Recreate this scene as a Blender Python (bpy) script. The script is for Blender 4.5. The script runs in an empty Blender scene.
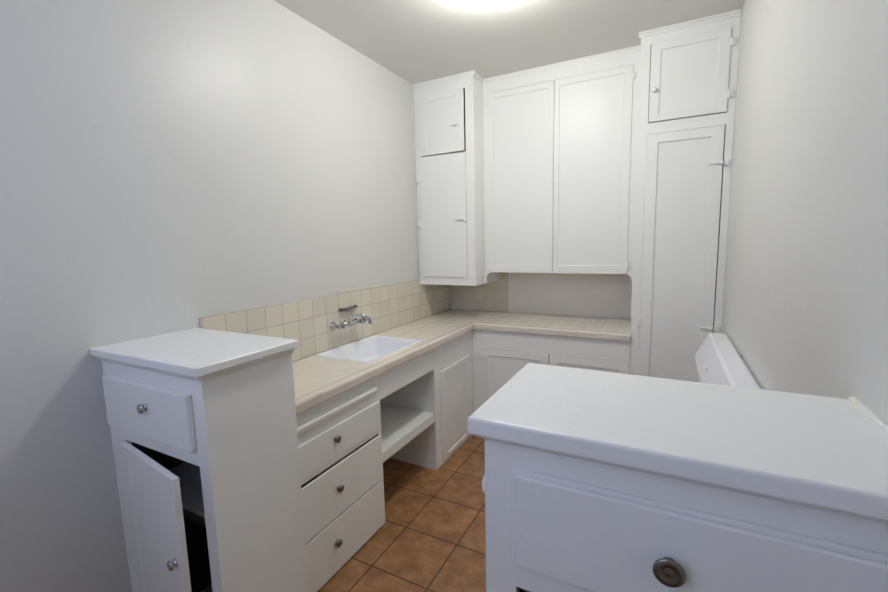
import bpy, bmesh, math, random
from mathutils import Vector, Matrix
random.seed(4)
S = bpy.context.scene
COL = S.collection

# ------------------------------------------------------------------ camera
RM = Matrix(((0.88581582, -0.03806128, 0.46247342),
             (0.46344911, 0.12271561, -0.87758521),
             (-0.02335069, 0.99171176, 0.12634289)))
cd = bpy.data.cameras.new('camera')
cam = bpy.data.objects.new('camera', cd)
COL.objects.link(cam)
cam.matrix_world = Matrix.Translation((1.8009, -3.5549, 1.5430)) @ RM.to_4x4()
cd.sensor_fit = 'HORIZONTAL'
cd.sensor_width = 36.0
cd.lens = 36.0 * 419.634 / 888.0
cd.clip_start = 0.02
S.camera = cam

# ------------------------------------------------------------------ world / light / exposure
wd = bpy.data.worlds.new('world')
S.world = wd
wd.use_nodes = True
bg = wd.node_tree.nodes['Background']
bg.inputs['Color'].default_value = (0.62, 0.72, 1.0, 1)
bg.inputs['Strength'].default_value = 1.0

LAMP = (1.05, -1.585, 2.655)          # bottom of the ceiling lamp's globe
LAMP_EMISSION = 127.0
LAMP_COLOR = (1.0, 0.985, 0.95)

win = bpy.data.lights.new('window_daylight', 'AREA')
win.shape = 'RECTANGLE'; win.size = 1.3; win.size_y = 1.05
win.energy = 18.5
win.color = (0.56, 0.62, 1.0)
wo = bpy.data.objects.new('window_daylight', win)
COL.objects.link(wo)
wo.location = (.80, -4.46, 2.16)
wo.rotation_euler = (math.radians(78), 0, 0)

S.view_settings.view_transform = 'Standard'
S.view_settings.look = 'None'
S.view_settings.gamma = 1.0
S.view_settings.exposure = 0.0
S.view_settings.use_curve_mapping = False

# ------------------------------------------------------------------ materials
def mat(name, color, rough=0.5, metal=0.0, bump=0.0, bscale=60.0, var=0.0, vscale=3.0,
        spec=0.5, coat=0.0):
    m = bpy.data.materials.new(name); m.use_nodes = True
    nt = m.node_tree; b = nt.nodes['Principled BSDF']
    b.inputs['Base Color'].default_value = (*color, 1)
    b.inputs['Roughness'].default_value = rough
    b.inputs['Metallic'].default_value = metal
    b.inputs['Specular IOR Level'].default_value = spec
    b.inputs['Coat Weight'].default_value = coat
    geo = nt.nodes.new('ShaderNodeNewGeometry')
    if bump:
        n = nt.nodes.new('ShaderNodeTexNoise'); n.inputs['Scale'].default_value = bscale
        n.inputs['Detail'].default_value = 4
        n2 = nt.nodes.new('ShaderNodeTexNoise'); n2.inputs['Scale'].default_value = bscale * .12
        n2.inputs['Detail'].default_value = 2
        ad = nt.nodes.new('ShaderNodeMath'); ad.operation = 'MULTIPLY_ADD'
        ad.inputs[1].default_value = 3.0
        bp = nt.nodes.new('ShaderNodeBump'); bp.inputs['Strength'].default_value = bump
        bp.inputs['Distance'].default_value = 0.002
        nt.links.new(geo.outputs['Position'], n.inputs['Vector'])
        nt.links.new(geo.outputs['Position'], n2.inputs['Vector'])
        nt.links.new(n2.outputs['Fac'], ad.inputs[0]); nt.links.new(n.outputs['Fac'], ad.inputs[2])
        nt.links.new(ad.outputs[0], bp.inputs['Height'])
        nt.links.new(bp.outputs[0], b.inputs['Normal'])
    if var:
        n = nt.nodes.new('ShaderNodeTexNoise'); n.inputs['Scale'].default_value = vscale
        n.inputs['Detail'].default_value = 5
        nt.links.new(geo.outputs['Position'], n.inputs['Vector'])
        r = nt.nodes.new('ShaderNodeValToRGB')
        r.color_ramp.elements[0].position = .3; r.color_ramp.elements[1].position = .7
        r.color_ramp.elements[0].color = (*[c * (1 - var) for c in color], 1)
        r.color_ramp.elements[1].color = (*[min(1, c * (1 + var * .5)) for c in color], 1)
        nt.links.new(n.outputs['Fac'], r.inputs[0]); nt.links.new(r.outputs[0], b.inputs['Base Color'])
    return m

def tile_mat(name, axes, pitch, offset, tile, grout, gw, rough, cellvar=0.04, mottle=0.0, coat=0.0, bumpd=.0015, waves=0.0, mott_dark=None, grough=None):
    """square tiles: axes e.g. ('X','Y'); pitch / offset per axis in world metres"""
    m = bpy.data.materials.new(name); m.use_nodes = True
    nt = m.node_tree; L = nt.links; b = nt.nodes['Principled BSDF']
    b.inputs['Coat Weight'].default_value = coat
    geo = nt.nodes.new('ShaderNodeNewGeometry'); sep = nt.nodes.new('ShaderNodeSeparateXYZ')
    L.new(geo.outputs['Position'], sep.inputs[0])
    def M(op, a, c=None, d=None):
        n = nt.nodes.new('ShaderNodeMath'); n.operation = op
        for i, v in enumerate((a, c, d)):
            if v is None: continue
            if isinstance(v, (int, float)): n.inputs[i].default_value = v
            else: L.new(v, n.inputs[i])
        return n.outputs[0]
    dist = None; cells = []
    for ax, p, o in zip(axes, pitch, offset):
        u = M('DIVIDE', M('SUBTRACT', sep.outputs[ax], o), p)
        fr = M('FRACT', u); cells.append(M('FLOOR', u))
        d = M('MULTIPLY', M('MINIMUM', fr, M('SUBTRACT', 1.0, fr)), p)
        dist = d if dist is None else M('MINIMUM', dist, d)
    mr = nt.nodes.new('ShaderNodeMapRange'); mr.interpolation_type = 'SMOOTHSTEP'
    L.new(dist, mr.inputs['Value'])
    mr.inputs['From Min'].default_value = gw * .35; mr.inputs['From Max'].default_value = gw * .5 + .0012
    fac = mr.outputs['Result']
    comb = nt.nodes.new('ShaderNodeCombineXYZ')
    for i, c in enumerate(cells): L.new(c, comb.inputs[i])
    wn = nt.nodes.new('ShaderNodeTexWhiteNoise'); wn.noise_dimensions = '3D'; L.new(comb.outputs[0], wn.inputs[0])
    val = M('MULTIPLY_ADD', wn.outputs['Value'], cellvar * 2, 1 - cellvar)
    base = nt.nodes.new('ShaderNodeRGB'); base.outputs[0].default_value = (*tile, 1)
    colr = base.outputs[0]
    noise = nt.nodes.new('ShaderNodeTexNoise'); noise.inputs['Scale'].default_value = 11; noise.inputs['Detail'].default_value = 6
    noise.inputs['Roughness'].default_value = .62
    L.new(geo.outputs['Position'], noise.inputs['Vector'])
    if mottle:
        rp = nt.nodes.new('ShaderNodeValToRGB')
        rp.color_ramp.elements[0].position = .38; rp.color_ramp.elements[1].position = .66
        dk = mott_dark or [c * (1 - mottle) for c in tile]
        rp.color_ramp.elements[0].color = (*dk, 1); rp.color_ramp.elements[1].color = (*[min(1, c * (1 + mottle * .6)) for c in tile], 1)
        L.new(noise.outputs['Fac'], rp.inputs[0]); colr = rp.outputs[0]
    vm = nt.nodes.new('ShaderNodeVectorMath'); vm.operation = 'SCALE'
    L.new(colr, vm.inputs[0]); L.new(val, vm.inputs['Scale'])
    mx = nt.nodes.new('ShaderNodeMix'); mx.data_type = 'RGBA'
    L.new(fac, mx.inputs['Factor']); mx.inputs[6].default_value = (*grout, 1); L.new(vm.outputs[0], mx.inputs[7])
    L.new(mx.outputs[2], b.inputs['Base Color'])
    L.new(M('SUBTRACT', grough or .8, M('MULTIPLY', fac, (grough or .8) - rough)), b.inputs['Roughness'])
    h = fac
    if waves: h = M('MULTIPLY_ADD', noise.outputs['Fac'], waves, fac)
    bp = nt.nodes.new('ShaderNodeBump'); bp.inputs['Distance'].default_value = bumpd; bp.inputs['Strength'].default_value = .8
    L.new(h, bp.inputs['Height']); L.new(bp.outputs[0], b.inputs['Normal'])
    return m

WALL = mat('wall_paint', (.70, .705, .672), .42, bump=.22, bscale=70)
CEIL = mat('ceiling_paint', (.79, .785, .74), .6, bump=.2, bscale=60)
CAB = mat('cabinet_paint', (.905, .915, .875), .40, bump=.16, bscale=90)
TOPP = mat('thick_gloss_paint', (.905, .915, .885), .27, bump=.5, bscale=45)
BEIGE = mat('beige_gloss_paint', (.92, .87, .79), .5, bump=.1, bscale=60)
INSIDE = mat('cabinet_inside', (.33, .31, .27), .8, var=.25, vscale=5)
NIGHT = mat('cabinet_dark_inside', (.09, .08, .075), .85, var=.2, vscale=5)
SINK = mat('white_enamel', (.93, .94, .965), .12, coat=.3)
APPL = mat('appliance_enamel', (.90, .91, .96), .22, coat=.3)
CHROME = mat('chrome', (.50, .50, .51), .14, metal=1.0)
PEWTER = mat('dark_nickel', (.26, .25, .245), .24, metal=1.0)
STEEL = mat('dull_steel', (.26, .25, .235), .36, metal=1.0)
DARK = mat('dark_seal', (.03, .03, .03), .7)
HANDLE = mat('white_plastic', (.86, .86, .85), .3)
FLOOR = tile_mat('floor_terracotta', ('X', 'Y'), (.3085, .3085), (.6025, -1.788), (.36, .185, .082), (.075, .042, .025),
                 .006, .42, cellvar=.08, mottle=.38, bumpd=.002, waves=.25, mott_dark=(.25, .115, .045))
TILE_C = (.765, .715, .59); GROUT = (.50, .435, .345)
TWALL = tile_mat('wall_tile_left', ('Y', 'Z'), (.109, .109), (-2.331, .912), TILE_C, GROUT, .003, .2, .05, coat=.2, waves=.15)
TBACK = tile_mat('wall_tile_back', ('X', 'Z'), (.109, .109), (.028, .912), TILE_C, (.66, .59, .49), .003, .2, .05, coat=.2, waves=.15)
TTOP = tile_mat('counter_tile', ('X', 'Y'), (.109, .109), (.0215, -2.331), (.845, .79, .68), (.77, .715, .61), .0025, .17, .03, grough=.35, coat=.2, waves=.2)
TEDY = tile_mat('edge_tile_along_wall', ('Y',), (.157,), (-2.261,), (.80, .73, .63), (.66, .58, .49), .003, .15, .04, coat=.3)
TEDX = tile_mat('edge_tile_back', ('X',), (.157,), (.505,), (.80, .73, .63), (.72, .65, .56), .003, .15, .04, coat=.3)
GLASS = bpy.data.materials.new('window_glass'); GLASS.use_nodes = True
gb = GLASS.node_tree.nodes['Principled BSDF']
gb.inputs['Transmission Weight'].default_value = 1; gb.inputs['Roughness'].default_value = 0.0; gb.inputs['IOR'].default_value = 1.02
GLOBE = bpy.data.materials.new('lit_opal_glass'); GLOBE.use_nodes = True
gb = GLOBE.node_tree.nodes['Principled BSDF']
gb.inputs['Base Color'].default_value = (.9, .9, .88, 1)
gb.inputs['Emission Color'].default_value = (*LAMP_COLOR, 1); gb.inputs['Emission Strength'].default_value = LAMP_EMISSION

# ------------------------------------------------------------------ mesh helpers
WO = {}                     # world origin of every object
class MB:
    def __init__(s): s.bm = bmesh.new()
    def box(s, x0, x1, y0, y1, z0, z1):
        x0, x1 = sorted((x0, x1)); y0, y1 = sorted((y0, y1)); z0, z1 = sorted((z0, z1))
        v = [s.bm.verts.new(p) for p in ((x0,y0,z0),(x1,y0,z0),(x1,y1,z0),(x0,y1,z0),(x0,y0,z1),(x1,y0,z1),(x1,y1,z1),(x0,y1,z1))]
        for f in ((0,3,2,1),(4,5,6,7),(0,1,5,4),(1,2,6,5),(2,3,7,6),(3,0,4,7)): s.bm.faces.new([v[i] for i in f])
        return s
    def prism(s, pts, fn, t0, t1):
        """pts: 2D outline; fn(u,v,t)->xyz"""
        a = [s.bm.verts.new(fn(u, v, t0)) for u, v in pts]; b = [s.bm.verts.new(fn(u, v, t1)) for u, v in pts]
        s.bm.faces.new(a); s.bm.faces.new(list(reversed(b)))
        n = len(pts)
        for i in range(n): s.bm.faces.new((a[i], b[i], b[(i+1) % n], a[(i+1) % n]))
        return s
    def cells(s, us, vs, keep, fn, t0, t1):
        """slab made of grid cells (shared vertices), open cells are holes"""
        us = sorted(set(us)); vs = sorted(set(vs)); A = {}; B = {}
        def g(D, i, j, t):
            if (i, j) not in D: D[(i, j)] = s.bm.verts.new(fn(us[i], vs[j], t))
            return D[(i, j)]
        K = {(i, j) for i in range(len(us)-1) for j in range(len(vs)-1) if keep((us[i]+us[i+1])/2, (vs[j]+vs[j+1])/2)}
        for (i, j) in K:
            c = [(i, j), (i+1, j), (i+1, j+1), (i, j+1)]
            s.bm.faces.new([g(A, *q, t0) for q in c]); s.bm.faces.new([g(B, *q, t1) for q in reversed(c)])
            for k, (di, dj) in enumerate(((0, -1), (1, 0), (0, 1), (-1, 0))):
                if (i+di, j+dj) not in K:
                    p, q = c[k], c[(k+1) % 4]
                    s.bm.faces.new((g(A, *p, t0), g(B, *p, t1), g(B, *q, t1), g(A, *q, t0)))
        return s
    def lathe(s, prof, base, axis, n=28, close=True):
        """prof: (distance along axis, radius)"""
        ax = Vector(axis).normalized(); t = Vector((0, 0, 1)) if abs(ax.z) < .9 else Vector((1, 0, 0))
        e1 = ax.cross(t).normalized(); e2 = ax.cross(e1); base = Vector(base); rings = []
        for h, r in prof:
            if r < 1e-6: rings.append([s.bm.verts.new(base + ax*h)])
            else: rings.append([s.bm.verts.new(base + ax*h + (e1*math.cos(2*math.pi*k/n) + e2*math.sin(2*math.pi*k/n))*r) for k in range(n)])
        for a, b in zip(rings, rings[1:]):
            for k in range(n):
                k2 = (k+1) % n
                if len(a) == 1 and len(b) == 1: continue
                if len(a) == 1: s.bm.faces.new((a[0], b[k], b[k2]))
                elif len(b) == 1: s.bm.faces.new((a[k], b[0], a[k2]))
                else: s.bm.faces.new((a[k], b[k], b[k2], a[k2]))
        for r in (rings[0], rings[-1]):
            if len(r) > 1 and close: s.bm.faces.new(r)
        return s
    def tube(s, pts, r, n=14):
        pts = [Vector(p) for p in pts]; rs = r if isinstance(r, (list, tuple)) else [r]*len(pts); rings = []
        up = None
        for i, p in enumerate(pts):
            d = (pts[min(i+1, len(pts)-1)] - pts[max(i-1, 0)]).normalized()
            if up is None: up = Vector((0, 0, 1)) if abs(d.z) < .9 else Vector((1, 0, 0))
            e1 = d.cross(up).normalized(); e2 = e1.cross(d).normalized(); up = e2
            rings.append([s.bm.verts.new(p + (e1*math.cos(2*math.pi*k/n) + e2*math.sin(2*math.pi*k/n))*rs[i]) for k in range(n)])
        for a, b in zip(rings, rings[1:]):
            for k in range(n): s.bm.faces.new((a[k], b[k], b[(k+1) % n], a[(k+1) % n]))
        s.bm.faces.new(rings[0]); s.bm.faces.new(rings[-1])
        return s

def obj(name, mb, m, parent=None, origin=None, rotz=0.0, bevel=0.0, segs=2, smooth=False, label=None):
    """link mb (given in world coordinates) as one mesh object"""
    bm = mb.bm; bmesh.ops.recalc_face_normals(bm, faces=bm.faces)
    if origin is None: origin = WO[parent.name] if parent else Vector((0, 0, 0))
    origin = Vector(origin); bmesh.ops.translate(bm, verts=bm.verts, vec=-origin)
    me = bpy.data.meshes.new(name); bm.to_mesh(me); bm.free()
    if smooth:
        for p in me.polygons: p.use_smooth = True
    me.materials.append(m)
    o = bpy.data.objects.new(name, me); COL.objects.link(o)
    WO[o.name] = origin
    if parent: o.parent = parent; o.location = origin - WO[parent.name]
    else: o.location = origin
    o.rotation_euler.z = rotz
    if bevel:
        b = o.modifiers.new('bevel', 'BEVEL'); b.width = bevel; b.segments = segs; b.limit_method = 'ANGLE'; b.angle_limit = math.radians(40)
        b.harden_normals = False
    if label: o['label'] = label
    return o

def thing(name, label, cat, loc, group=None):
    o = bpy.data.objects.new(name, None); COL.objects.link(o); o.location = loc; o.empty_display_size = .05
    WO[o.name] = Vector(loc); o['label'] = label; o['category'] = cat
    if group: o['group'] = group
    return o
def tag(o, label, cat, group=None):
    o['label'] = label; o['category'] = cat
    if group: o['group'] = group
    return o
def struct(name, mb, m, bevel=0):
    o = obj(name, mb, m, bevel=bevel); o['kind'] = 'structure'; return o

# ------------------------------------------------------------------ room shell
W, H, YR = 2.124, 2.777, -4.25
struct('floor', MB().box(-.1, W+.1, YR-.1, .1, -.1, 0), FLOOR)
struct('ceiling', MB().box(-.1, W+.1, YR-.1, .1, H, H+.1), CEIL)
struct('wall_left', MB().box(-.1, 0, YR-.1, .1, 0, H), WALL)
struct('wall_right', MB().box(W, W+.1, YR-.1, .1, 0, H), WALL)
struct('wall_back', MB().box(0, W, 0, .1, 0, H), WALL)
mb = MB(); mb.cells((0, .25, 1.45, W), (0, 1.60, 2.68, H), lambda u, v: not (.25 < u < 1.45 and 1.60 < v < 2.68), lambda u, v, t: (u, t, v), YR-.1, YR)
struct('wall_front', mb, WALL)
mb = MB(); mb.cells((.25, .29, .835, .865, 1.41, 1.45), (1.60, 1.64, 2.125, 2.155, 2.64, 2.68),
    lambda u, v: not ((.29 < u < .835 or .865 < u < 1.41) and (1.64 < v < 2.125 or 2.155 < v < 2.64)), lambda u, v, t: (u, t, v), YR-.07, YR-.03)
w1 = struct('window_1', mb, CAB)
obj('pane', MB().box(.29, 1.41, YR-.052, YR-.048, 1.64, 2.64), GLASS, w1)

# backsplash tiles set on the walls (3 rows, a raised piece at the soap dish)
mb = MB(); pts = [(-2.448, .91), (-.0, .91), (-.0, 1.2035), (-.5695, 1.2035), (-.5695, 1.241), (-1.565, 1.262), (-1.565, 1.241), (-2.448, 1.241)]
mb.prism(pts, lambda u, v, t: (t, u, v), 0.0, .009)
struct('trim_1', mb, TWALL, bevel=.002)
mb = MB().box(.009, .573, -.009, 0, .91, 1.2035); mb.box(.513, .573, -.009, 0, 1.2035, 1.29)
struct('trim_2', mb, TBACK)
struct('trim_3', MB().box(.5735, 1.6215, -.005, 0, .91, 1.2955), BEIGE)

# ------------------------------------------------------------------ cabinet kit
def FY(yf):   # facing the camera (-Y): u = x, d = depth behind the face
    return lambda u, z, d: (u, yf + d, z)
def FX(xf):   # facing +X: u = y
    return lambda u, z, d: (xf - d, u, z)
def bx(mb, F, u0, u1, z0, z1, d0, d1):
    a = F(u0, z0, d0); b = F(u1, z1, d1); mb.box(a[0], b[0], a[1], b[1], a[2], b[2]); return mb
def axis_out(F):
    a = Vector(F(0, 0, 0)); b = Vector(F(0, 0, -1)); return (b - a)

def face_frame(root, F, U, Z, openings, extra=None, th=.02, mtl=CAB):
    # stiles and rails, one continuous painted slab
    us = [U[0], U[1]] + [q for o in openings for q in o[:2]]; zs = [Z[0], Z[1]] + [q for o in openings for q in o[2:]]
    mb = MB(); mb.cells(us, zs, lambda u, v: not any(o[0] < u < o[1] and o[2] < v < o[3] for o in openings), lambda u, v, t: F(u, v, t), 0, th)
    if extra: extra(mb)
    return obj('face_frame', mb, mtl, root)
def carcass(root, F, U, Z, D, mtl=CAB, th=.016, top=True, bottom=True, inside=None):
    mb = MB(); d0, d1 = .02, D - .001
    bx(mb, F, U[0], U[0]+th, Z[0], Z[1]-.0005, d0, d1); bx(mb, F, U[1]-th, U[1], Z[0], Z[1]-.0005, d0, d1)
    if top: bx(mb, F, U[0]+th, U[1]-th, Z[1]-th, Z[1]-.0005, d0, d1)
    if bottom: bx(mb, F, U[0]+th, U[1]-th, Z[0]+.002, Z[0]+th, d0, d1)
    c = obj('carcass', mb, mtl, root)
    mb = MB(); bx(mb, F, U[0]+th, U[1]-th, Z[0]+th, Z[1]-th, d1-.006, d1)
    obj('back_panel', mb, inside or INSIDE, root)
    return c
def panel_door(root, F, u0, u1, z0, z1, st=(.05, .05, .05, .05), proud=.006, rec=.008, th=.02, gap=.002, hinge=None, ang=0, name='door', mtl=CAB, flat=False, tilt=None):
    """st = left, right, bottom, top stile widths"""
    g = gap if isinstance(gap, tuple) else (gap,)*4
    a0, a1, b0, b1 = u0+g[0], u1-g[1], z0+g[2], z1-g[3]
    mb = MB()
    if flat: bx(mb, F, a0, a1, b0, b1, -proud, th-proud)
    else:
        p = (a0+st[0], a1-st[1], b0+st[2], b1-st[3])
        mb.cells((a0, p[0], p[1], a1), (b0, p[2], p[3], b1), lambda u, v: not (p[0] < u < p[1] and p[2] < v < p[3]), lambda u, v, t: F(u, v, t), -proud, th-proud)
        bx(mb, F, p[0]-.004, p[1]+.004, p[2]-.004, p[3]+.004, rec-proud, th-proud-.002)
    org = F((a0 if hinge == 'L' else a1), z0, -proud) if hinge else F((a0+a1)/2, z0, 0)
    return obj(name, mb, mtl, root, origin=org, rotz=ang, bevel=.0022, segs=2)
def drawer(root, F, u0, u1, z0, z1, proud=.018, depth=.3, routed=True, bev=.004):
    mb = MB(); bx(mb, F, u0, u1, z0, z1, -proud, 0.0)
    d = obj('drawer', mb, CAB, root, origin=F((u0+u1)/2, z0, 0), bevel=bev, segs=3)
    return d
def knob(parent, p, ax, r=.016, mtl=CHROME, length=.021, name='knob'):
    mb = MB().lathe([(0, r*.8), (.002, r*.8), (.004, r*.6), (length*.35, r*.55), (length*.5, r*.85), (length*.65, r), (length*.85, r*.93), (length*.96, r*.6), (length, 0)], p, ax)
    return obj(name, mb, mtl, parent, origin=p, smooth=True)
def hinge(parent, F, u, z, side=1, h=.05):
    """painted butt hinge: knuckle and two small leaves"""
    mb = MB(); c = Vector(F(u, z-h/2, -.011)); mb.lathe([(0, .0), (.002, .006), (h-.002, .006), (h, 0)], c, (0, 0, 1), 12)
    bx(mb, F, u-.019, u+.019, z-h*.42, z+h*.42, -.0095, -.001)
    return obj('hinge', mb, CAB, parent, origin=c, bevel=.001, segs=1)
def latch(parent, F, u, z, s=1, L=.062):
    """painted turn latch: long lever, round pivot knob and a keeper across the gap"""
    mb = MB(); a, b = sorted((u-L*s, u+.012*s)); bx(mb, F, a, b, z-.006, z+.006, -.017, -.010)
    bx(mb, F, min(u-.02*s, u+.008*s), max(u-.02*s, u+.008*s), z-.012, z+.012, -.010, 0)
    a, b = sorted((u+.014*s, u+.036*s)); bx(mb, F, a, b, z-.017, z+.017, -.014, .002)
    c = Vector(F(u-.006*s, z, -.010)); ax = axis_out(F)
    mb.lathe([(0, .009), (.008, .008), (.016, .012), (.022, .010), (.024, 0)], c, ax, 14)
    return obj('latch', mb, CAB, parent, origin=c, bevel=.0015, segs=2)
def crown(root, F, u0, u1, z, dep=.02, h=.028, left=False, right=False, D=.4):
    mb = MB(); prof = [(0, z-h), (-dep*.35, z-h), (-dep*.5, z-h*.55), (-dep, z-h*.3), (-dep, z-.0005), (0, z-.0005)]
    a0 = u0 - (dep*.6 if left else 0); a1 = u1 + (dep*.6 if right else 0)
    mb.prism(prof, lambda d, zz, t: F(t, zz, d), a0, a1)
    return obj('crown_moulding', mb, CAB, root)

# ------------------------------------------------------------------ countertop, sink, taps
CT = .91
ct = thing('countertop', 'long L-shaped beige tiled countertop running along the left and back walls', 'countertop', (.25, -.3, .866))
SX0, SX1, SY0, SY1 = .024, .410, -1.812, -1.25
ex, ey = .455, -.5455
mb = MB()
mb.cells((.0095, SX0, SX1, ex, 1.621), (-2.4615, SY0, SY1, ey, -.0095),
         lambda x, y: (x < ex or y > ey) and not (SX0 < x < SX1 and SY0 < y < SY1), lambda u, v, t: (u, v, t), .866, CT)
obj('tile_top', mb, TTOP, ct)
def nose(fn, s0, s1, m0=0., m1=0.):
    # rounded V-cap edge tile profile: (outward, z); mitre at ends
    pr = [(0, .8665), (.047, .8665), (.05, .8695), (.05, .901), (.0475, .9075), (.042, .9118), (.034, .9135), (.004, .9125), (0, .911)]
    mb = MB(); mb.prism(pr, fn, s0, s1)
    a = mb
    return a
mb = nose(lambda o, z, t: (ex + .0002 + o, t if t < -1 else ey - o, z), -2.4615, -.5)
obj('edge_tiles', mb, TEDY, ct, smooth=False)
mb = nose(lambda o, z, t: (ex + o if t < 1 else 1.621, ey - .0002 - o, z), 0.5, 1.621)
obj('edge_tiles', mb, TEDX, ct, smooth=False)

sk = thing('kitchen_sink', 'white rectangular sink set into the beige tiled counter beneath the wall faucet', 'sink', ((SX0+SX1)/2, (SY0+SY1)/2, .76))
def rrect(x0, x1, y0, y1, r, n=6):
    P = []
    for cx, cy, a in ((x1-r, y1-r, 0), (x0+r, y1-r, 90), (x0+r, y0+r, 180), (x1-r, y0+r, 270)):
        for k in range(n+1):
            t = math.radians(a + 90*k/n); P.append((cx + r*math.cos(t), cy + r*math.sin(t)))
    return P
bm = MB(); rings = []
for ins, z, r in ((0-.006, .9105, .012), (-.004, .9145, .014), (.006, .9145, .018), (.012, .910, .024), (.018, .87, .03), (.03, .80, .04), (.06, .775, .045), (.15, .768, .03)):
    rings.append([bm.bm.verts.new((x, y, z)) for x, y in rrect(SX0+ins, SX1-ins, SY0+ins, SY1-ins, r)])
for a, b in zip(rings, rings[1:]):
    for k in range(len(a)): bm.bm.faces.new((a[k], a[(k+1) % len(a)], b[(k+1) % len(a)], b[k]))
bm.bm.faces.new(rings[-1])
so = obj('basin', bm, SINK, sk, smooth=True)
sm = so.modifiers.new('solid', 'SOLIDIFY'); sm.thickness = .004; sm.offset = -1
obj('drain', MB().lathe([(0, 0), (0, .022), (.003, .03), (.004, .028), (.002, .012), (.002, 0)], ((SX0+SX1)/2, (SY0+SY1)/2, .768), (0, 0, 1)), CHROME, sk, smooth=True)

fa = thing('wall_faucet', 'chrome two-handle faucet mounted on the tiled wall above the white sink', 'faucet', (.009, -1.53, 1.055))
fz = 1.05
for yy in (-1.63, -1.43):
    fl = obj('flange', MB().lathe([(0, .026), (.004, .026), (.012, .017), (.02, .013), (.05, .012), (.055, .017), (.085, .017), (.088, .012), (.09, 0)], (.0095, yy, fz), (1, 0, 0)), CHROME, fa, smooth=True)
    mb = MB(); c = Vector((.098, yy, fz + .006))
    mb.lathe([(-.012, .008), (.004, .010), (.01, .018), (.02, .020), (.028, .016), (.032, 0)], c, (.55, 0, .83))
    for k in range(4):
        a = math.pi/4 + k*math.pi/2; e = Vector((-.83, 0, .55))*math.cos(a) + Vector((0, 1, 0))*math.sin(a)
        q = c + Vector((.55, 0, .83))*.016; mb.tube([q, q + e*.018, q + e*.03, q + e*.034], [.006, .0055, .0075, .003], 10)
    obj('handle', mb, CHROME, fa, smooth=True)
obj('valve_body', MB().tube([(.065, -1.645, fz), (.065, -1.60, fz), (.065, -1.56, fz+.002), (.065, -1.50, fz+.002), (.065, -1.46, fz), (.065, -1.415, fz)], [.013, .015, .012, .012, .015, .013]).lathe([(0, .016), (.02, .016), (.03, .011), (.04, .011)], (.065, -1.53, fz+.002), (0, 0, 1)), CHROME, fa, smooth=True)
P = []
for k in range(15):
    t = k/14; P.append((.065 + .095*t, -1.53 + .07*t, fz + .03 + .028*math.sin(math.pi*min(1, t*.93)) - .012*t))
P += [(.163, -1.459, fz + .004), (.163, -1.459, fz - .006)]
obj('spout', MB().tube(P, [.010]*15 + [.011, .0115]), CHROME, fa, smooth=True)

sd = thing('soap_dish', 'small grey metal soap ledge on the wall tiles above the faucet', 'soap dish', (.009, -1.505, 1.14))
pts = [(.0095, -1.575), (.0095, -1.425), (.03, -1.415), (.048, -1.435), (.048, -1.53), (.035, -1.56)]
obj('tray', MB().prism(pts, lambda u, v, t: (u, v, t), 1.140, 1.147), STEEL, sd, bevel=.002)
mb = MB(); mb.tube([(.012, -1.575, 1.149), (.034, -1.558, 1.150), (.046, -1.53, 1.150), (.046, -1.435, 1.150), (.03, -1.418, 1.150), (.012, -1.427, 1.149)], .0022, 8)
obj('rim', mb, STEEL, sd, smooth=True)
obj('wall_plate', MB().box(.0092, .012, -1.56, -1.47, 1.128, 1.139), STEEL, sd, bevel=.001)

# ------------------------------------------------------------------ base cabinets of the left run (facing +X)
F = FX(.475); ZT = .866
c = thing('drawer_cabinet', 'white base cabinet with three knobbed drawers and a pull-out board under the counter', 'cabinet', (.237, -2.13, 0))
U = (-2.4625, -1.804)
fr = face_frame(c, F, U, (0, ZT), [(-2.40, -1.83, .02, .545), (-2.40, -1.83, .58, .71)])
carcass(c, F, U, (0, ZT), .475, top=False)
mb = MB(); mb.prism([(0, .765), (-.006, .765), (-.016, .773), (-.018, .79), (-.012, .80), (0, .80)], lambda d, z, t: F(t, z, d), -2.41, -1.845)
obj('pull_out_board', mb, CAB, c, bevel=.001)
obj('pull_out_board', bx(MB(), F, -2.405, -1.85, .72, .764, -.004, 0), CAB, c, bevel=.001)
d1 = drawer(c, F, -2.415, -1.83, .562, .716, .012)
bx_ = obj('lip', bx(MB(), F, -2.415, -1.83, .541, .561, -.008, -.0002), CAB, d1, origin=F(-2.1, .55, 0), bevel=.002)
d2 = drawer(c, F, -2.415, -1.822, .276, .527, .012)
d3 = drawer(c, F, -2.415, -1.822, .012, .270, .012)
for d, (yy, zz), pr in ((d1, (-2.165, .656), .012), (d2, (-2.165, .413), .012), (d3, (-2.198, .155), .012)):
    knob(d, (.475+pr, yy, zz), (1, 0, 0), .0175, STEEL)

c = thing('sink_cabinet', 'open white knee space with one shelf between the drawer stack and corner cabinet', 'cabinet', (.237, -1.5, 0))
obj('apron', MB().box(.455, .475, -1.8035, -1.2055, .711, ZT), CAB, c, bevel=.0015, segs=1)
sh = MB(); sh.box(.02, .468, -1.8035, -1.2055, .385, .405); sh.box(.45, .468, -1.8035, -1.2055, .345, .385)
obj('shelf', sh, CAB, c, bevel=.002)
obj('back_panel', MB().box(.001, .019, -1.8035, -1.2055, .001, ZT), INSIDE if False else CAB, c)

c = thing('corner_cabinet', 'white base cabinet with one panelled door, right of the open knee space', 'cabinet', (.237, -.9, 0))
U = (-1.205, -.5765)
face_frame(c, F, U, (0, ZT), [(-1.124, -.652, .022, .672)])
carcass(c, F, U, (0, ZT), .475, top=False)
dr = panel_door(c, F, -1.124, -.652, .022, .672, st=(.085, .07, .03, .04), proud=.008, rec=.007)
knob(dr, (.4835, -1.105, .545), (1, 0, 0), .009, CAB, .014)
hinge(dr, F, -.655, .60); hinge(dr, F, -.655, .12)

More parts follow.
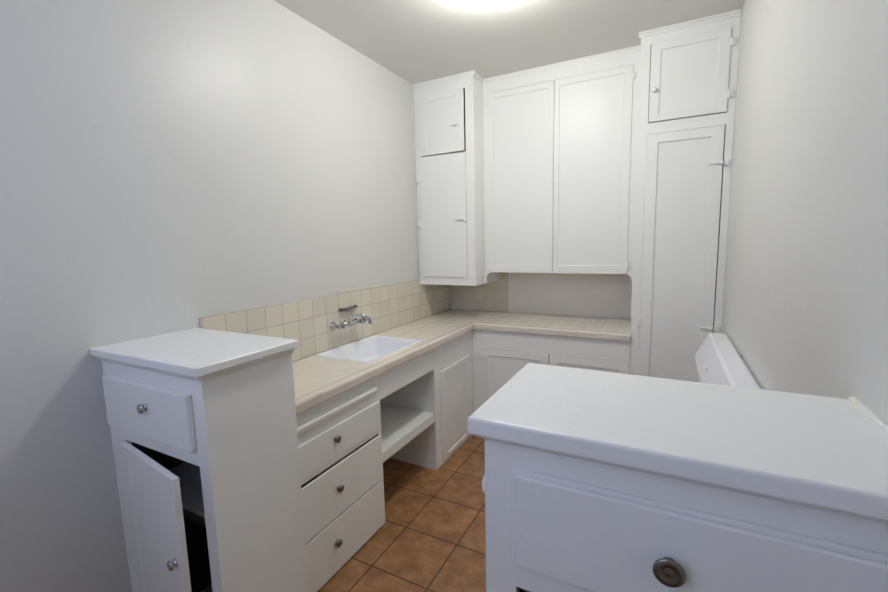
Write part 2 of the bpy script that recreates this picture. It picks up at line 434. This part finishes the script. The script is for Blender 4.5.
F = FY(-.5755)
c = thing('double_door_cabinet', 'white base cabinet with two panelled doors under the back counter', 'cabinet', (1.05, -.29, 0))
U = (.4765, 1.6212)
face_frame(c, F, U, (0, ZT), [(.557, 1.614, .03, .720)])
carcass(c, F, U, (0, ZT), .5755, top=False)
for a, b, g in ((.557, 1.082, 0), (1.083, 1.614, 1)):
    dr = panel_door(c, F, a, b, .03, .719, st=(.055, .055, .055, .055), proud=.006, rec=.007)
    hu = a if g == 0 else b
    hinge(dr, F, hu, .66, h=.045); hinge(dr, F, hu, .12, h=.045)

# ------------------------------------------------------------------ wall cabinets (facing the camera)
yA, yM, yT = -.5685, -.383, -.567
F = FY(yA)
c = thing('corner_wall_cabinet', 'white wall cabinet with a small door above a taller door, in the left corner', 'cabinet', (.255, -.28, 1.204))
U, Z = (0.001, .51), (1.204, H-.001)
face_frame(c, F, U, Z, [(.055, .442, 2.222, 2.675), (.035, .442, 1.268, 2.207)])
carcass(c, F, U, Z, .5675)
crown(c, F, .001, .51, H, right=True, dep=.016)
mb = MB(); mb.prism([(0, H-.028), (.006, H-.028), (.008, H-.015), (.016, H-.008), (.016, H-.0005), (0, H-.0005)], lambda d, zz, t: (.5102+d, t, zz), yA-.001, yM-.022)
obj('crown_moulding', mb, CAB, c)
dr = panel_door(c, F, .055, .436, 2.226, 2.675, st=(.06, .055, .05, .05), proud=.010, rec=.006, hinge='L', ang=-.04, gap=(.001, .002, .001, .001))
latch(dr, F, .385, 2.423)
hinge(dr, F, .052, 2.62, h=.04); hinge(dr, F, .052, 2.30, h=.04)
dr = panel_door(c, F, .035, .442, 1.268, 2.207, flat=True, proud=.013, gap=.002)
latch(dr, FY(yA-.010), .41, 1.722)
for z in (2.055, 1.706, 1.347): hinge(dr, FY(yA-.008), .026, z, h=.06)

F = FY(yM)
c = thing('double_wall_cabinet', 'wide recessed white wall cabinet with two tall panelled doors over the counter alcove', 'cabinet', (1.06, -.19, 1.296))
U, Z = (.5105, 1.6212), (1.296, H-.001)
def ex_(mb):
    # rounded brackets that frame the alcove, and the strip running down to the counter
    r = .05; pts = [(.5105, 1.296), (.5105, 1.206), (.522, 1.206), (.522, 1.246)]
    pts += [(.522 + r*(1-math.cos(t)), 1.246 + r*math.sin(t)) for t in [math.pi/2*k/8 for k in range(1, 9)]]
    mb.prism(pts, lambda u, v, t: F(u, v, t), 0, .02)
    x = 1.607; pts = [(1.6212, 1.296), (x-r, 1.296)] + [(x - r + r*math.sin(t), 1.246 + r*math.cos(t)) for t in [math.pi/2*k/8 for k in range(1, 9)]] + [(x, .9145), (1.6212, .9145)]
    mb.prism(pts, lambda u, v, t: F(u, v, t), 0, .02)
face_frame(c, F, U, Z, [(.54, 1.572, 1.318, 2.672)], extra=ex_)
carcass(c, F, U, Z, .382)
crown(c, F, .527, 1.6212, H, dep=.014)
for k, (a, b) in enumerate(((.54, 1.0585), (1.0595, 1.572))):
    dr = panel_door(c, F, a, b, 1.300, 2.669, gap=(.0008, .0004, .001, .0015 if k == 0 else .0006), st=(.055 if k == 0 else .036, .034 if k == 0 else .052, .055, .045), proud=.009, rec=.007)
    knob(dr, (1.046 if k == 0 else 1.074, yM-.0095, 1.95), (0, -1, 0), .005, CAB, .010)
    hu = a-.004 if k == 0 else b+.004
    for z in (2.60, 1.36): hinge(dr, F, hu, z, h=.045)
obj('door_rail', bx(MB(), F, .555, 1.555, 1.2965, 1.3025, -.009, -.0005), CAB, c)

F = FY(yT)
c = thing('pantry_cabinet', 'floor-to-ceiling white pantry cabinet in the right corner with a small door over a long one', 'cabinet', (1.87, -.28, 0))
U, Z = (1.622, W-.0008), (0.001, H-.001)
face_frame(c, F, U, Z, [(1.677, 2.083, 2.243, 2.70), (1.674, 2.083, .12, 2.178)])
carcass(c, F, U, Z, .566)
crown(c, F, 1.622, W-.001, H, left=True, dep=.02)
dr = panel_door(c, F, 1.677, 2.083, 2.243, 2.70, st=(.055, .055, .036, .047), proud=.011, rec=.007, gap=(.004, .0006, .0045, .0006))
knob(dr, (1.709, yT-.0115, 2.427), (0, -1, 0), .014, CAB, .024)
for z in (2.62, 2.345): hinge(dr, F, 2.09, z, h=.05)
dr = panel_door(c, F, 1.674, 2.080, .12, 2.176, st=(.064, .062, .10, .056), proud=.008, rec=.008, gap=(.0008, .002, .002, .0012))
latch(dr, F, 2.072, 1.965)
latch(dr, F, 2.068, .985)
for z in (.99, .35): hinge(dr, F, 1.672, z, h=.06)

# ------------------------------------------------------------------ tall narrow cabinet, left foreground
yf = -2.822; F = FY(yf)
c = thing('storage_cabinet', 'narrow freestanding-height white cabinet against left wall with one drawer and door ajar', 'cabinet', (.295, -2.65, 0))
U, Z = (.001, .59), (0.001, 1.1705); D = .345
face_frame(c, F, U, Z, [(.098, .536, .09, .865), (.05, .51, .93, 1.08)])
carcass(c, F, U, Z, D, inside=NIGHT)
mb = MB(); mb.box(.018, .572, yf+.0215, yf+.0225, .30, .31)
obj('cabinet_lining', bx(bx(bx(MB(), F, .0165, .022, .02, .88, .0215, D-.01), F, .568, .5735, .02, .88, .0215, D-.01), F, .022, .568, .87, .885, .0215, D-.01), NIGHT, c, label='dark interior lining')  # near-black sheets over the inner sides and top of the door compartment
mb.bm.free()
s = MB(); bx(s, F, .0225, .5675, .62, .64, .06, D-.012)
obj('shelf', s, CAB, c, bevel=.001)
obj('shelf_apron', bx(MB(), F, .0225, .5675, .54, .6195, .10, .116), INSIDE, c)
mb = MB(); mb.box(.0005, .617, -2.853, -2.463, 1.171, 1.1995)
obj('top', mb, TOPP, c, bevel=.004, segs=3)
mb = MB(); mb.prism([(0, 1.1705), (-.017, 1.1705), (-.014, 1.160), (-.005, 1.150), (0, 1.148)], lambda d, z, t: F(t, z, d), .001, .603)
mb.prism([(.0, 1.1705), (.016, 1.1705), (.013, 1.160), (.005, 1.150), (0, 1.148)], lambda d, z, t: (.5902+d, t, z), yf-.0, -2.478)
obj('cove_moulding', mb, CAB, c)
dw = drawer(c, F, .040, .533, .918, 1.100, .022, bev=.004)
knob(dw, (.306, yf-.0225, 1.028), (0, -1, 0), .0165, CHROME)
ANG = -math.radians(8)
dr = panel_door(c, F, .100, .534, .092, .862, st=(.055, .06, .06, .055), proud=.020, rec=.006, gap=.001, hinge='L', ang=ANG)
knob(dr, (.100+.39, yf-.0205, .572), (0, -1, 0), .0165, CHROME)

# ------------------------------------------------------------------ peninsula cabinet, right foreground
yf = -2.873; F = FY(yf)
c = thing('peninsula_cabinet', 'large white cabinet in right foreground with thick painted top and one wide drawer', 'cabinet', (1.82, -2.72, 0))
U, Z = (1.519, W-.001), (0.001, 1.2005); D = .31
face_frame(c, F, U, Z, [(1.579, 2.09, .08, .905), (1.60, 2.07, .97, 1.12)])
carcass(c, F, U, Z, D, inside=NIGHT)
mb = MB(); mb.cells((1.499, W-.001), (-2.907, -2.532), lambda u, v: True, lambda u, v, t: (u, v, t), 1.2008, 1.234)
tp = obj('top', mb, TOPP, c, bevel=.006, segs=3)
mb = MB(); mb.prism([(0, 1.2003), (-.016, 1.2003), (-.013, 1.192), (-.004, 1.184), (0, 1.183)], lambda d, z, t: F(t, z, d), 1.505, W-.001)
obj('cove_moulding', mb, CAB, c)
mb = MB(); mb.box(1.574, 2.095, yf-.010, yf-.0002, .956, 1.142)
dw = obj('drawer', mb, TOPP, c, origin=(1.83, yf, .956), bevel=.003, segs=2)
obj('raised_panel', MB().box(1.580, 2.089, yf-.019, yf-.0102, .962, 1.136), TOPP, dw, origin=(1.83, yf, .96), bevel=.006, segs=4)
mb = MB().lathe([(0, .011), (.002, .011), (.004, .008), (.012, .008), (.015, .018), (.018, .0215), (.0205, .0215), (.0225, .019), (.021, .012), (.0195, .006), (.021, .003), (.0215, 0)], (1.824, yf-.0192, 1.0545), (0, -1, 0), 36)
obj('knob', mb, PEWTER, dw, origin=(1.824, yf-.0192, 1.0545), smooth=True)
dr = panel_door(c, F, 1.590, 2.085, .09, .897, st=(.06, .06, .06, .06), proud=.012, gap=.002)
knob(dr, (1.63, yf-.0125, .60), (0, -1, 0), .0165, PEWTER)
mb = MB().lathe([(0, .016), (.004, .016), (.01, .011), (.026, .012), (.031, .022), (.038, .028), (.050, .030), (.060, .024), (.065, .012), (.066, 0)], (1.5185, -2.72, 1.0), (-1, 0, 0))
obj('end_knob', mb, HANDLE, c, origin=(1.5185, -2.72, 1.0), smooth=True, label='round white knob on the left end')
# caulk bead where the top meets the right wall
mb = MB(); mb.tube([(W-.004, -2.895, 1.2355), (W-.004, -2.70, 1.237), (W-.004, -2.54, 1.2355)], .006, 8)
obj('caulk_bead', mb, CAB, c, smooth=True)

# ------------------------------------------------------------------ enamel appliance behind the peninsula
c = thing('appliance_console', 'white enamel appliance console with sloped front by right wall, behind the peninsula', 'appliance', (2.02, -1.4, 0))
prof = [(2.118, .001), (1.985, .001), (1.985, .80), (1.968, .885), (2.028, 1.012), (2.040, 1.022), (2.104, 1.022), (2.118, 1.010)]
mb = MB(); mb.prism(prof, lambda u, v, t: (u, t, v), -1.93, -.89)
obj('console_body', mb, APPL, c, bevel=.006, segs=3)
# small round button on the sloped face
n = Vector((-.127, 0, .06)).normalized(); q = Vector((1.994, -1.33, .9405))
obj('button', MB().lathe([(0, .014), (.003, .014), (.005, .011), (.0045, .008), (.0045, 0)], q + n*.0003, n), APPL, c, origin=q, smooth=True)

# tiny nail in the right wall
tag(obj('wall_nail', MB().lathe([(0, .002), (.008, .002), (.009, .0045), (.011, .004), (.012, 0)], (W-.0002, -1.34, 1.012), (-1, 0, 0), 12), STEEL, origin=(W, -1.34, 1.012), smooth=True),
    'tiny dark nail in the right wall just above the white console', 'nail')

# ------------------------------------------------------------------ ceiling lamp
c = thing('ceiling_lamp', 'glowing round white glass lamp mounted on the ceiling', 'lamp', (LAMP[0], LAMP[1], H))
obj('base', MB().lathe([(0, .0), (0, .125), (.004, .13), (.018, .128), (.026, .11), (.026, 0)], (LAMP[0], LAMP[1], H-.0005), (0, 0, -1), 40), CAB, c, smooth=False)
R = .094; pr = []
for k in range(13):
    t = math.radians(-52 + 142*k/12); pr.append((.0265 + .0955*(math.sin(t) + .788)/1.788, R*math.cos(t)))
pr[-1] = (pr[-1][0], 0)
obj('glass_shade', MB().lathe(pr, (LAMP[0], LAMP[1], H), (0, 0, -1), 40), GLOBE, c, smooth=True)
